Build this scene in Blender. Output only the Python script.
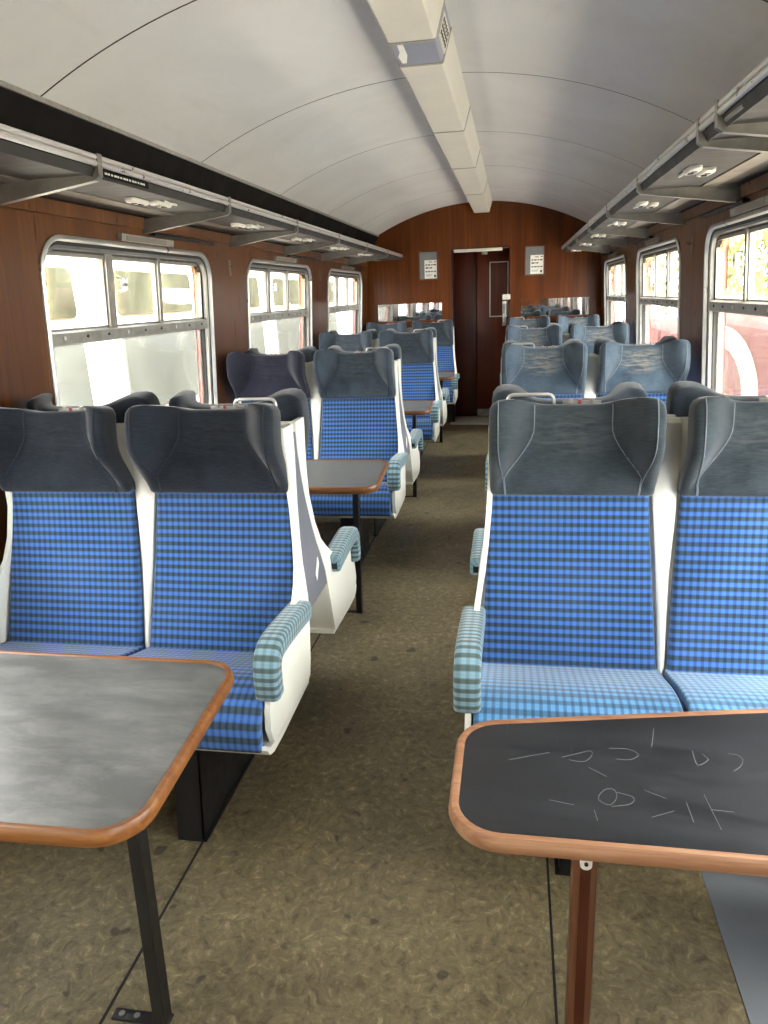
import bpy, bmesh, math, random
from mathutils import Vector, Matrix
random.seed(7)
for o in list(bpy.data.objects):
    bpy.data.objects.remove(o)
SC = bpy.context.scene
COL = SC.collection
PI = math.pi

# ------------------------------------------------------------------ camera
YAW, PITCH, ROLL, FPX = 0.1796, -0.2865, 0.0405, 732.23
cy, sy, cp, sp = math.cos(YAW), math.sin(YAW), math.cos(PITCH), math.sin(PITCH)
fwd = Vector((-sy * cp, cy * cp, sp)); rt = Vector((cy, sy, 0)); up = rt.cross(fwd)
cr, sr = math.cos(ROLL), math.sin(ROLL)
rt2 = cr * rt - sr * up; up2 = cr * up + sr * rt
cam = bpy.data.cameras.new('camera'); camo = bpy.data.objects.new('camera', cam); COL.objects.link(camo)
cam.sensor_fit = 'HORIZONTAL'; cam.sensor_width = 36.0; cam.lens = FPX / 768 * 36.0
cam.clip_start = 0.05; cam.clip_end = 300
camo.matrix_world = Matrix(((rt2.x, up2.x, -fwd.x, 0.3637), (rt2.y, up2.y, -fwd.y, 0.0), (rt2.z, up2.z, -fwd.z, 1.4842), (0, 0, 0, 1)))
SC.camera = camo

# ------------------------------------------------------------------ world, sun, exposure
W = bpy.data.worlds.new('overcast_sky'); SC.world = W; W.use_nodes = True
nt = W.node_tree; nt.nodes.clear()
bg = nt.nodes.new('ShaderNodeBackground'); wo = nt.nodes.new('ShaderNodeOutputWorld')
bg.inputs['Color'].default_value = (0.97, 0.99, 1.0, 1); bg.inputs['Strength'].default_value = 9.0
nt.links.new(bg.outputs[0], wo.inputs[0])
sun = bpy.data.lights.new('sun', 'SUN'); sun.energy = 26.0; sun.angle = 0.5; sun.color = (1, .96, .88)
suno = bpy.data.objects.new('sun', sun); COL.objects.link(suno)
suno.rotation_euler = Vector((-0.22, 0.45, -1.0)).to_track_quat('-Z', 'Y').to_euler()
SC.view_settings.view_transform = 'Standard'; SC.view_settings.look = 'None'
SC.view_settings.gamma = 1.0; SC.view_settings.use_curve_mapping = False
SC.view_settings.exposure = 1.1
SC.cycles.diffuse_bounces = 6; SC.cycles.max_bounces = 14; SC.cycles.transparent_max_bounces = 16
SC.cycles.caustics_reflective = False; SC.cycles.caustics_refractive = False
SC.cycles.sample_clamp_indirect = 8.0

P = 2.14          # bay pitch
YEND = 8.687      # end wall
YBACK = -4.21
WY0, WW, WZ0, WZ1 = 2.512, 1.542, 0.82, 1.74   # window in bay 1
BAYS = [-3, -2, -1, 0, 1, 2]

def wallx(z):
    pts = [(-.1, 1.30), (0, 1.305), (.5, 1.338), (.93, 1.342), (1.38, 1.317), (1.65, 1.30), (1.9, 1.285), (2.3, 1.26)]
    for (a, b), (c, d) in zip(pts, pts[1:]):
        if z <= c: return b + (d - b) * (z - a) / (c - a)
    return pts[-1][1]

# portals: windows only guide the sampling of the sky, they give off nothing
for sx in (-1, 1):
    for k in BAYS:
        l = bpy.data.lights.new('window_portal', 'AREA'); l.shape = 'RECTANGLE'; l.size = .95; l.size_y = 1.56
        l.cycles.is_portal = True
        o = bpy.data.objects.new('window_portal', l); COL.objects.link(o)
        o.location = (sx * 1.44, WY0 + WW / 2 + k * P, 1.28)
        o.rotation_euler = Vector((-sx, 0, 0)).to_track_quat('-Z', 'Y').to_euler()

# ------------------------------------------------------------------ materials
def lin(c):
    return tuple(((v / 255) / 12.92 if v / 255 <= .04045 else ((v / 255 + .055) / 1.055) ** 2.4) for v in c) + (1,)
class NT:
    def __init__(s, name):
        s.m = bpy.data.materials.new(name); s.m.use_nodes = True; s.t = s.m.node_tree
        s.b = s.t.nodes['Principled BSDF']; s.out = s.t.nodes['Material Output']
    def n(s, typ, **kw):
        x = s.t.nodes.new(typ)
        for k, v in kw.items():
            if k.startswith('i_'):
                key = k[2:]; key = int(key) if key.isdigit() else key
                x.inputs[key].default_value = v
            else: setattr(x, k, v)
        return x
    def l(s, a, b): s.t.links.new(a, b)
    def math(s, op, a, b=None, c=None):
        x = s.n('ShaderNodeMath', operation=op)
        for i, v in enumerate((a, b, c)):
            if v is None: continue
            if isinstance(v, (int, float)): x.inputs[i].default_value = v
            else: s.l(v, x.inputs[i])
        return x.outputs[0]
    def mix(s, f, a, b):
        x = s.n('ShaderNodeMix', data_type='RGBA')
        for i, v in ((0, f), (6, a), (7, b)):
            if isinstance(v, (int, float)): x.inputs[i].default_value = v
            elif isinstance(v, tuple): x.inputs[i].default_value = v
            else: s.l(v, x.inputs[i])
        return x.outputs[2]
    def coord(s, kind='Object', scale=(1, 1, 1)):
        t = s.n('ShaderNodeTexCoord'); m = s.n('ShaderNodeMapping'); m.inputs['Scale'].default_value = scale
        s.l(t.outputs[kind], m.inputs[0]); return m.outputs[0]
    def noise(s, vec, scale, detail=4, rough=.55, dist=0):
        x = s.n('ShaderNodeTexNoise'); x.inputs['Scale'].default_value = scale; x.inputs['Detail'].default_value = detail
        x.inputs['Roughness'].default_value = rough; x.inputs['Distortion'].default_value = dist
        s.l(vec, x.inputs['Vector']); return x.outputs[0]
    def ramp(s, f, stops):
        x = s.n('ShaderNodeValToRGB'); e = x.color_ramp.elements
        while len(e) < len(stops): e.new(.5)
        for q, (p, c) in zip(e, stops): q.position = p; q.color = c
        s.l(f, x.inputs[0]); return x.outputs[0]
    def rng(s, f, a, b, c=0, d=1):
        x = s.n('ShaderNodeMapRange'); s.l(f, x.inputs[0])
        for i, v in enumerate((a, b, c, d)): x.inputs[i + 1].default_value = v
        return x.outputs[0]
    def bump(s, h, strength=.3, dist=.002):
        x = s.n('ShaderNodeBump'); x.inputs['Strength'].default_value = strength; x.inputs['Distance'].default_value = dist
        s.l(h, x.inputs['Height']); s.l(x.outputs[0], s.b.inputs['Normal'])
    def set(s, **kw):
        for k, v in kw.items():
            k = k.replace('_', ' ')
            if isinstance(v, (int, float, tuple)): s.b.inputs[k].default_value = v
            else: s.l(v, s.b.inputs[k])
        return s

def plain(name, c, rough=.5, metal=0, var=.12, scale=14, bump=0, spec=.5):
    n = NT(name); v = n.coord()
    f = n.noise(v, scale, 5)
    c0 = lin(c); dk = tuple(x * (1 - var * 2) for x in c0[:3]) + (1,); lt = tuple(min(1, x * (1 + var)) for x in c0[:3]) + (1,)
    n.set(Base_Color=n.ramp(f, [(.3, dk), (.7, lt)]), Metallic=metal, Roughness=n.rng(f, .3, .7, max(.03, rough - .08), min(1, rough + .1)))
    n.b.inputs['Specular IOR Level'].default_value = spec
    if bump: n.bump(n.noise(v, scale * 8, 3), bump)
    return n.m
M = {}
def wood(name, dark, mid, light, rough=.32, grain_axis=2, scale=1.0, coat=.12, spec=.4):
    n = NT(name); s = [38 * scale] * 3; s[grain_axis] = 1.3 * scale
    v = n.coord('Object', tuple(s)); f = n.noise(v, 1.0, 6, .62, .6)
    s2 = [7 * scale] * 3; s2[grain_axis] = .35 * scale
    g = n.noise(n.coord('Object', tuple(s2)), 1.0, 3, .5)
    h = n.math('ADD', n.math('MULTIPLY', f, .55), n.math('MULTIPLY', g, .45))
    n.set(Base_Color=n.ramp(h, [(.30, lin(dark)), (.5, lin(mid)), (.68, lin(light))]), Roughness=n.rng(f, .3, .7, rough - .06, rough + .12))
    n.b.inputs['Specular IOR Level'].default_value = spec; n.b.inputs['Coat Weight'].default_value = coat; n.b.inputs['Coat Roughness'].default_value = .25
    n.bump(f, .08, .001)
    return n.m
M['wood'] = wood('wall_veneer', (56, 28, 6), (84, 46, 11), (110, 67, 21), coat=.08, spec=.3)
M['wood_end'] = wood('end_wall_veneer', (60, 25, 3), (86, 40, 6), (108, 58, 14), coat=.05, spec=.25)
M['wood_door'] = wood('dark_door_veneer', (40, 11, 3), (60, 19, 5), (78, 28, 8), .35)
M['wood_frame'] = wood('frame_wood', (70, 34, 18), (98, 52, 28), (120, 70, 40), .4)
M['edge'] = wood('table_edging_wood', (86, 46, 16), (126, 78, 36), (156, 108, 60), .38, 0, 1.3)
M['edge_pale'] = wood('worn_table_edging_wood', (100, 58, 34), (146, 102, 72), (184, 148, 116), .45, 0, 1.3)
M['leg_brown'] = wood('brown_painted_leg', (54, 30, 16), (84, 50, 30), (106, 68, 44), .35)

def make_floor():
    n = NT('marbled_lino'); v = n.coord()
    w = n.noise(v, 5, 4, .6)
    wv = n.n('ShaderNodeVectorMath', operation='MULTIPLY_ADD'); n.l(v, wv.inputs[0]); wv.inputs[1].default_value = (1, 1, 1)
    cmb = n.n('ShaderNodeCombineXYZ'); n.l(n.math('MULTIPLY', w, .12), cmb.inputs[0]); n.l(n.math('MULTIPLY', n.noise(v, 9, 3), .10), cmb.inputs[1])
    n.l(cmb.outputs[0], wv.inputs[2])
    f = n.noise(wv.outputs[0], 40, 5, .75, .5)
    f2 = n.noise(wv.outputs[0], 85, 3, .6, .7)
    base = n.ramp(f, [(.28, lin((72, 62, 43))), (.44, lin((112, 100, 73))), (.57, lin((130, 118, 88))), (.70, lin((172, 160, 124)))])
    base = n.mix(n.rng(f2, .58, .70, 0, .55), base, lin((150, 142, 116)))
    dirt = n.noise(v, 1.7, 5, .65, .4)
    base = n.mix(n.rng(dirt, .42, .72, 0, .6), base, lin((58, 50, 36)))
    spots = n.noise(v, 11, 2, .4)
    base = n.mix(n.rng(spots, .70, .73, 0, .75), base, lin((48, 42, 34)))
    n.set(Base_Color=base, Roughness=n.rng(dirt, .3, .7, .42, .62)); n.bump(f, .12, .001)
    return n.m
M['floor'] = make_floor()
M['floor_grey'] = plain('grey_floor_board', (112, 117, 124), .45, 0, .06, 9)
M['seam'] = plain('seam_black', (20, 18, 16), .7)
def make_ceiling():
    n = NT('cream_ceiling_paint'); v = n.coord()
    f = n.noise(v, 1.4, 5, .6, .5); g = n.noise(n.coord('Object', (6, 1.2, 6)), 1.5, 4, .6)
    c = n.mix(n.rng(f, .35, .7), lin((226, 225, 224)), lin((214, 212, 210)))
    c = n.mix(n.rng(g, .60, .78, 0, .2), c, lin((176, 170, 160)))
    n.set(Base_Color=c, Roughness=n.rng(f, .3, .7, .28, .42))
    return n.m
M['ceiling'] = make_ceiling()
M['duct'] = plain('duct_paint', (214, 209, 198), .38, 0, .05, 5)
M['duct_blue'] = plain('bare_blue_grey_patch', (140, 143, 158), .5, 0, .04, 8)
M['duct_joint'] = plain('duct_joint_paint', (158, 154, 146), .5, 0, .05, 5)
M['grille'] = plain('grille_black', (30, 29, 28), .6)
M['black'] = plain('black_fascia', (12, 11, 10), .7, 0, .1, 6, 0, .15)
M['black_metal'] = plain('black_painted_steel', (26, 25, 25), .42, 0, .25, 26)
M['alu'] = plain('dull_aluminium', (150, 148, 142), .38, .8, .10, 20)
M['alu_bright'] = plain('polished_aluminium', (206, 206, 202), .34, .75, .05, 18)
M['alu_grey'] = plain('grey_painted_transom', (150, 147, 140), .42, .35, .16, 22)
M['gasket'] = plain('dark_gasket', (44, 42, 40), .6)
M['maroon'] = plain('maroon_paint', (112, 46, 38), .5, 0, .1)
def make_rack():
    n = NT('rack_underside'); v = n.coord('Object', (1, 6, 1))
    f = n.noise(v, 5, 5, .6, .4)
    n.set(Base_Color=n.ramp(f, [(.3, lin((40, 39, 36))), (.7, lin((66, 63, 58)))]), Metallic=0.0, Roughness=n.rng(f, .3, .7, .45, .6)); n.b.inputs['Specular IOR Level'].default_value = .3
    return n.m
M['rack'] = make_rack()
M['rack_strip'] = plain('rack_pale_strip', (128, 121, 109), .4, .4, .12, 12)
def make_mesh():
    n = NT('rack_mesh_strip'); v = n.coord()
    sx = n.n('ShaderNodeSeparateXYZ'); n.l(v, sx.inputs[0])
    a = n.math('FRACT', n.math('MULTIPLY', sx.outputs[0], 110)); b = n.math('FRACT', n.math('MULTIPLY', sx.outputs[1], 110))
    k = n.math('MULTIPLY', n.math('GREATER_THAN', a, .35), n.math('GREATER_THAN', b, .35))
    n.set(Base_Color=n.mix(k, lin((98, 94, 86)), lin((40, 38, 35))), Metallic=.4, Roughness=.45)
    return n.m
M['mesh'] = make_mesh()
M['lamp'] = plain('lamp_plastic', (220, 216, 206), .4, 0, .04)
M['shell'] = plain('cream_moulded_plastic', (240, 238, 226), .36, 0, .03, 7, .03)
M['shell_grey'] = plain('grey_infill_plastic', (104, 106, 114), .5, 0, .06)
M['white'] = plain('white_print', (236, 234, 228), .6, 0, .02)
M['chrome'] = plain('chrome', (225, 225, 225), .14, 1, .05)
M['paper_grey'] = plain('grey_backing_card', (118, 120, 122), .6, 0, .05)
M['ink'] = plain('black_ink', (40, 40, 42), .6)
M['red_tag'] = plain('red_tag', (150, 40, 60), .4)
n = NT('mirror_glass'); v = n.coord(); f = n.noise(v, 20, 3)
n.set(Base_Color=(.86, .88, .87, 1), Metallic=1.0, Roughness=n.rng(f, .3, .8, .015, .05)); M['mirror'] = n.m

def check_fabric(name, blue, blue2, slate, olive, pr=.0243, pc=.0195, sheen=.25, fade=None):
    """moquette: dark rows and columns woven over blue, UV in metres"""
    n = NT(name); t = n.n('ShaderNodeTexCoord'); s = n.n('ShaderNodeSeparateXYZ'); n.l(t.outputs['UV'], s.inputs[0])
    wob = n.math('MULTIPLY', n.math('SUBTRACT', n.noise(t.outputs['UV'], 9, 2), .5), .05)
    u = n.math('FRACT', n.math('ADD', n.math('DIVIDE', s.outputs[0], pc), wob)); v = n.math('FRACT', n.math('ADD', n.math('DIVIDE', s.outputs[1], pr), wob))
    def band(x, w):
        a = n.math('ABSOLUTE', n.math('SUBTRACT', x, .5)); return n.rng(a, w / 2 + .07, w / 2 - .07)
    r = band(v, .50); c = band(u, .44)
    fine = n.noise(n.coord('UV', (900, 900, 1)), 1.0, 2)
    col = n.mix(r, n.mix(c, lin(blue), lin(blue2)), n.mix(c, lin(slate), lin(olive)))
    yl = n.math('MULTIPLY', n.math('MULTIPLY', band(n.math('FRACT', n.math('ADD', v, .5)), .10), 0.25), 1.0)
    col = n.mix(yl, col, lin((96, 118, 120)))
    col = n.mix(n.rng(fine, .35, .75, 0, .14), col, lin((90, 120, 160)))
    wear = n.noise(n.coord('Object'), 6, 4, .6)
    col = n.mix(n.rng(wear, .45, .8, 0, .08), col, lin((130, 148, 170)))
    n.set(Base_Color=col, Roughness=.9)
    n.b.inputs['Sheen Weight'].default_value = sheen; n.b.inputs['Sheen Roughness'].default_value = .5
    n.b.inputs['Specular IOR Level'].default_value = .2
    n.bump(fine, .25, .001)
    return n.m
M['check'] = check_fabric('blue_check_moquette', (62, 110, 186), (44, 84, 150), (50, 70, 88), (32, 46, 50))
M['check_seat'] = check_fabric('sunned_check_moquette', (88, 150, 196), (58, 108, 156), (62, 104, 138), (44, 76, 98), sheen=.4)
M['check_faded'] = check_fabric('faded_check_moquette', (132, 164, 176), (108, 142, 156), (76, 94, 96), (72, 82, 62), .0205, .0195, .35)
def plush(name, dark, light, worn, wamt):
    n = NT(name); v = n.coord(); t = n.coord('UV', (30, 260, 1))
    f = n.noise(v, 7, 5, .65); g = n.noise(t, 1.0, 4, .6); w = n.noise(n.coord('UV', (9, 60, 1)), 1.0, 5, .7)
    col = n.mix(n.rng(f, .3, .72), lin(dark), lin(light))
    col = n.mix(n.rng(g, .45, .8, 0, .2), col, lin(tuple(min(255, x + 38) for x in light)))
    # worn patch in the middle of the headrest where heads rub (UV v is height in metres, u lateral)
    tx = n.n('ShaderNodeTexCoord'); s = n.n('ShaderNodeSeparateXYZ'); n.l(tx.outputs['UV'], s.inputs[0])
    du = n.math('DIVIDE', s.outputs[0], .12); dv = n.math('DIVIDE', n.math('SUBTRACT', s.outputs[1], .18), .07)
    d = n.math('ADD', n.math('MULTIPLY', du, du), n.math('MULTIPLY', dv, dv))
    patch = n.math('MULTIPLY', n.rng(d, 1.3, .1), n.rng(w, .42, .62))
    col = n.mix(n.math('MULTIPLY', patch, wamt), col, lin(worn))
    n.set(Base_Color=col, Roughness=.92)
    n.b.inputs['Sheen Weight'].default_value = .35; n.b.inputs['Sheen Roughness'].default_value = .45
    n.b.inputs['Specular IOR Level'].default_value = .15
    n.bump(n.noise(n.coord('UV', (700, 700, 1)), 1, 2), .25, .001)
    return n.m
M['plush'] = plush('slate_plush', (44, 53, 62), (70, 80, 90), (150, 150, 144), .15)
M['plush_dark'] = plush('dark_navy_plush', (24, 28, 35), (38, 44, 53), (80, 82, 86), .15)
M['plush_purple'] = plush('purple_navy_plush', (30, 30, 42), (46, 46, 60), (100, 100, 110), .15)
M['plush_worn'] = plush('worn_blue_grey_plush', (48, 60, 72), (76, 90, 102), (156, 148, 132), .6)
M['plush_mid'] = plush('greyed_plush', (36, 43, 47), (58, 66, 71), (108, 108, 104), .3)
M['pipe'] = plain('piping_cord', (36, 42, 52), .8)
M['pipe_pale'] = plain('pale_piping_cord', (112, 120, 128), .8)
def make_top(name, base, smear, amt, scr):
    n = NT(name); v = n.coord()
    f = n.noise(n.coord('Object', (2, 6, 2)), 2.6, 6, .7, .25); g = n.noise(v, 16, 4, .6)
    col = n.mix(n.rng(f, .42, .78, 0, amt), lin(base), lin(smear))
    col = n.mix(n.rng(g, .62, .72, 0, .35), col, lin(tuple(x * .7 for x in base)))
    ln = n.noise(n.coord('Object', (260, 9, 1)), 1.0, 2, .5, 2.0)
    col = n.mix(n.rng(ln, .72, .78, 0, scr), col, lin((128, 128, 128)))
    n.set(Base_Color=col, Roughness=n.rng(f, .35, .7, .28, .46))
    return n.m
M['top_grey'] = make_top('scuffed_window_sheen_lino_top', (92, 93, 92), (150, 150, 148), .6, .3)  # grey wear, plus window reflection painted in by lightening base and smear
M['top_black'] = make_top('black_lino_top', (30, 31, 34), (62, 64, 68), .4, .4)
M['scratch'] = plain('scratch_white', (126, 128, 130), .8)

def make_glass(name, dirt_col, base_dirt, edge_dirt):
    n = NT(name); n.t.nodes.remove(n.b)
    tr = n.n('ShaderNodeBsdfTransparent'); tr.inputs[0].default_value = (.93, .94, .92, 1)
    gl = n.n('ShaderNodeBsdfGlossy'); gl.inputs['Roughness'].default_value = .03
    m1 = n.n('ShaderNodeMixShader'); lw = n.n('ShaderNodeLayerWeight'); lw.inputs[0].default_value = .5
    fr = n.math('ADD', n.math('MULTIPLY', n.math('POWER', lw.outputs['Facing'], 5.0), .92), .06)
    n.l(fr, m1.inputs[0]); n.l(tr.outputs[0], m1.inputs[1]); n.l(gl.outputs[0], m1.inputs[2])
    df = n.n('ShaderNodeBsdfTranslucent'); df.inputs[0].default_value = lin(dirt_col)
    t = n.n('ShaderNodeTexCoord'); s = n.n('ShaderNodeSeparateXYZ'); n.l(t.outputs['UV'], s.inputs[0])
    ed = n.math('MAXIMUM', n.math('ABSOLUTE', s.outputs[0]), n.math('ABSOLUTE', s.outputs[1]))
    no = n.noise(n.coord('UV', (1, 1, 1)), 3.0, 5, .65, .5)
    e = n.math('MULTIPLY', n.math('POWER', ed, 7), edge_dirt)
    k = n.math('ADD', n.math('MULTIPLY', n.math('ADD', e, base_dirt), n.rng(no, .3, .7, .5, 1.2)), 0.0)
    kc = n.n('ShaderNodeClamp'); n.l(k, kc.inputs[0])
    m2 = n.n('ShaderNodeMixShader'); n.l(kc.outputs[0], m2.inputs[0]); n.l(m1.outputs[0], m2.inputs[1]); n.l(df.outputs[0], m2.inputs[2])
    n.l(m2.outputs[0], n.out.inputs[0]); return n.m
M['glass_top'] = make_glass('grimy_toplight_glass', (236, 208, 140), .02, .5)
M['glass_low'] = make_glass('dusty_pane_glass', (214, 214, 204), .02, .10)

# ------------------------------------------------------------------ mesh helpers
class MB:
    def __init__(s): s.v = []; s.f = []; s.uv = {}
    def add(s, v, f, uv=None):
        o = len(s.v); s.v += [tuple(x) for x in v]
        for q in f: s.f.append(tuple(i + o for i in q))
        if uv:
            for i, c in enumerate(uv): s.uv[o + i] = c
    def box(s, x0, x1, y0, y1, z0, z1):
        v = [(x, y, z) for x in (x0, x1) for y in (y0, y1) for z in (z0, z1)]
        s.add(v, [(0, 1, 3, 2), (4, 6, 7, 5), (0, 4, 5, 1), (2, 3, 7, 6), (0, 2, 6, 4), (1, 5, 7, 3)])
    def hexa(s, c):   # 8 corners, same order as box
        s.add(c, [(0, 1, 3, 2), (4, 6, 7, 5), (0, 4, 5, 1), (2, 3, 7, 6), (0, 2, 6, 4), (1, 5, 7, 3)])
    def grid(s, rows, closed=False, uv=None):
        m = len(rows[0]); v = [p for r in rows for p in r]; f = []
        for i in range(len(rows) - 1):
            for j in range(m if closed else m - 1):
                k = (j + 1) % m
                f.append((i * m + j, i * m + k, (i + 1) * m + k, (i + 1) * m + j))
        s.add(v, f, uv)
    def tube(s, pts, r, n=8, cap=True, closed=False):
        pts = [Vector(p) for p in pts]; rings = []; N = len(pts); prev = None
        for i, p in enumerate(pts):
            a = pts[(i - 1) % N] if (i or closed) else p; b = pts[(i + 1) % N] if (i < N - 1 or closed) else p
            t = (b - a).normalized()
            if prev is None:
                q = t.orthogonal().normalized()
            else:
                q = (prev - t * prev.dot(t)).normalized()
            prev = q; w = t.cross(q)
            rings.append([p + (q * math.cos(2 * PI * k / n) + w * math.sin(2 * PI * k / n)) * r for k in range(n)])
        if closed: rings.append(rings[0])
        o = len(s.v); s.grid(rings, True)
        if cap and not closed:
            s.f.append(tuple(o + k for k in range(n))[::-1]); s.f.append(tuple(o + (N - 1) * n + k for k in range(n)))
    def prism(s, outline, f0, f1):
        """outline: list of 2D points; f0,f1 map a 2D point to the two 3D ends"""
        n = len(outline); v = [f0(*p) for p in outline] + [f1(*p) for p in outline]
        f = [tuple(range(n))[::-1], tuple(range(n, 2 * n))] + [(i, (i + 1) % n, n + (i + 1) % n, n + i) for i in range(n)]
        s.add(v, f)
def obj(name, mb, mat, parent=None, bevel=0, seg=2, angle=38, kind=None, normals=True):
    me = bpy.data.meshes.new(name); me.from_pydata(mb.v, [], mb.f)
    if mb.uv:
        ul = me.uv_layers.new(name='UVMap')
        for l in me.loops: ul.data[l.index].uv = mb.uv.get(l.vertex_index, (0, 0))
    bm = bmesh.new(); bm.from_mesh(me)
    if bevel:
        bmesh.ops.remove_doubles(bm, verts=bm.verts, dist=1e-5)
        es = [e for e in bm.edges if len(e.link_faces) == 2 and e.calc_face_angle(0) > .5]
        bmesh.ops.bevel(bm, geom=es, offset=bevel, segments=seg, profile=.5, affect='EDGES', clamp_overlap=True)
    if normals: bmesh.ops.recalc_face_normals(bm, faces=bm.faces)
    bm.to_mesh(me); bm.free()
    me.materials.append(M[mat] if isinstance(mat, str) else mat)
    for p in me.polygons: p.use_smooth = True
    me.set_sharp_from_angle(angle=math.radians(angle))
    o = bpy.data.objects.new(name, me); COL.objects.link(o)
    if parent is not None: o.parent = parent
    if kind: o['kind'] = kind
    return o
def tag(o, label=None, cat=None, group=None, kind=None):
    for k, v in (('label', label), ('category', cat), ('group', group), ('kind', kind)):
        if v: o[k] = v
    return o
def empty(name, loc=(0, 0, 0), rz=0, **kw):
    o = bpy.data.objects.new(name, None); COL.objects.link(o); o.location = loc; o.rotation_euler = (0, 0, rz)
    o.empty_display_size = .1
    return tag(o, **kw)
def copy_tree(o, parent=None):
    c = o.copy(); COL.objects.link(c); c.parent = parent
    for ch in list(o.children): copy_tree(ch, c)
    return c
def boxobj(name, b, mat, parent=None, bevel=0, **kw):
    m = MB(); m.box(*b); return obj(name, m, mat, parent, bevel, **kw)
def sst(x): x = max(0, min(1, x)); return x * x * (3 - 2 * x)
def lerp(a, b, t): return a + (b - a) * t
def interp(tab, x):
    if x <= tab[0][0]: return tab[0][1:]
    for a, b in zip(tab, tab[1:]):
        if x <= b[0]:
            t = (x - a[0]) / (b[0] - a[0]); return tuple(lerp(p, q, t) for p, q in zip(a[1:], b[1:]))
    return tab[-1][1:]
def rrect(y0, y1, z0, z1, r, n=8):
    pts = []
    for cyy, czz, a0 in ((y1 - r, z0 + r, -PI / 2), (y1 - r, z1 - r, 0), (y0 + r, z1 - r, PI / 2), (y0 + r, z0 + r, PI)):
        for i in range(n + 1):
            a = a0 + PI / 2 * i / n; pts.append((cyy + r * math.cos(a), czz + r * math.sin(a)))
    return pts

# ------------------------------------------------------------------ structure: floor
fl = boxobj('floor', (-1.345, 1.345, YBACK, 8.56, -.06, 0), 'floor', kind='structure')
boxobj('joint_strip', (-.5035, -.4965, YBACK, 8.55, -.01, .0012), 'seam', fl)
boxobj('joint_strip', (.4665, .4725, YBACK, 8.55, -.01, .0012), 'seam', fl)
boxobj('grey_board', (.865, 1.33, -1.0, 8.5, .0, .004), 'floor_grey', fl)
th = boxobj('trim_1', (-.36, .36, 8.562, 9.32, -.06, .012), 'lamp', kind='structure')

# ------------------------------------------------------------------ ceiling
R = 2.42; ZTOP = 2.435; XE = 1.155
def arc(x, dz=0): return ZTOP + dz - R + math.sqrt(R * R - x * x)
cm = MB(); NX = 40
cm.grid([[(lerp(-1.38, 1.38, j / NX), y, arc(lerp(-1.38, 1.38, j / NX), .014)) for j in range(NX + 1)] for y in (YBACK - .1, 9.4)])
cm.grid([[(lerp(-1.38, 1.38, j / NX), y, arc(lerp(-1.38, 1.38, j / NX), .06)) for j in range(NX + 1)] for y in (YBACK - .1, 9.4)])
ceil = obj('ceiling', cm, 'black', kind='structure', normals=False)
seams = [YBACK] + [2.43 + 1.29 * k for k in range(-5, 5)] + [YEND]
for a, b in zip(seams, seams[1:]):
    if b - a < .2: continue
    m = MB(); g = .0044
    for dz in (0, .012):
        m.grid([[(lerp(-XE, XE, j / NX), y, arc(lerp(-XE, XE, j / NX), dz)) for j in range(NX + 1)] for y in (a + g, b - g)])
    n1 = 2 * (NX + 1)
    for i0 in (0, NX + 1):
        for j in range(NX): m.f.append((i0 + j, i0 + j + 1, n1 + i0 + j + 1, n1 + i0 + j))
    obj('ceiling_panel', m, 'ceiling', ceil)
    if a > YBACK + .1:
        m = MB(); m.grid([[(lerp(-XE, XE, j / NX), y, arc(lerp(-XE, XE, j / NX), .0005)) for j in range(NX + 1)] for y in (a - .0045, a + .0045)])
        obj('joint_strip', m, 'seam', ceil)

# ------------------------------------------------------------------ air duct along the ceiling
duct = empty('ceiling_duct', (0.01, 0, 2.318), label='cream boxed duct running along the middle of the ceiling', cat='duct')
joints = [YBACK + .02, -1.9, .4, 2.85, 3.12, 4.36, 5.6, 7.07, YEND - .01]
for i, (a, b) in enumerate(zip(joints, joints[1:])):
    blue = abs(a - 2.85) < .01; g = .004; hw = .083 if not blue else .0815
    m = MB(); zt = .115
    prof = [(-hw, 0.004 if not blue else .006), (-hw + .006, 0), (hw - .006, 0), (hw, .004 if not blue else .006), (hw + .032, zt), (-hw - .032, zt)]
    m.prism(prof, lambda x, z: (x, a + g, z), lambda x, z: (x, b - g, z))
    obj('duct_section', m, 'duct_blue' if blue else 'duct', duct, angle=20)
    if i:
        m = MB(); m.prism([(x * 1.02, z - .003) for x, z in prof], lambda x, z: (x, a - .008, z), lambda x, z: (x, a + .008, z))
        obj('joint_band', m, 'duct_joint', duct, angle=20)
# cream paint flake left on the blue patch and the side grille
m = MB(); m.prism([(-.055, 2.87), (-.035, 2.87), (-.035, 2.99), (-.05, 3.08), (-.065, 3.08), (-.07, 3.0), (-.057, 2.95)], lambda x, y: (x, y, -.0015), lambda x, y: (x, y, .002))
obj('paint_flake', m, 'white', duct)
m = MB()
def side(y, t): return (.0815 + .032 * t + .002, y, .115 * t)
m.hexa([(side(y, t)[0] + d, y, side(y, t)[2]) for d in (-.004, .002) for y in (2.88, 3.10) for t in (.2, .8)])
gp = obj('grille_plate', m, 'duct', duct)
for r in range(3):
    for c in range(5):
        m = MB(); y0 = 2.90 + c * .038; t0 = .28 + r * .16
        m.hexa([(side(y, t)[0] + d, y, side(y, t)[2]) for d in (0, .0035) for y in (y0, y0 + .02) for t in (t0, t0 + .1)])
        obj('grille_slot', m, 'grille', gp)

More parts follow.
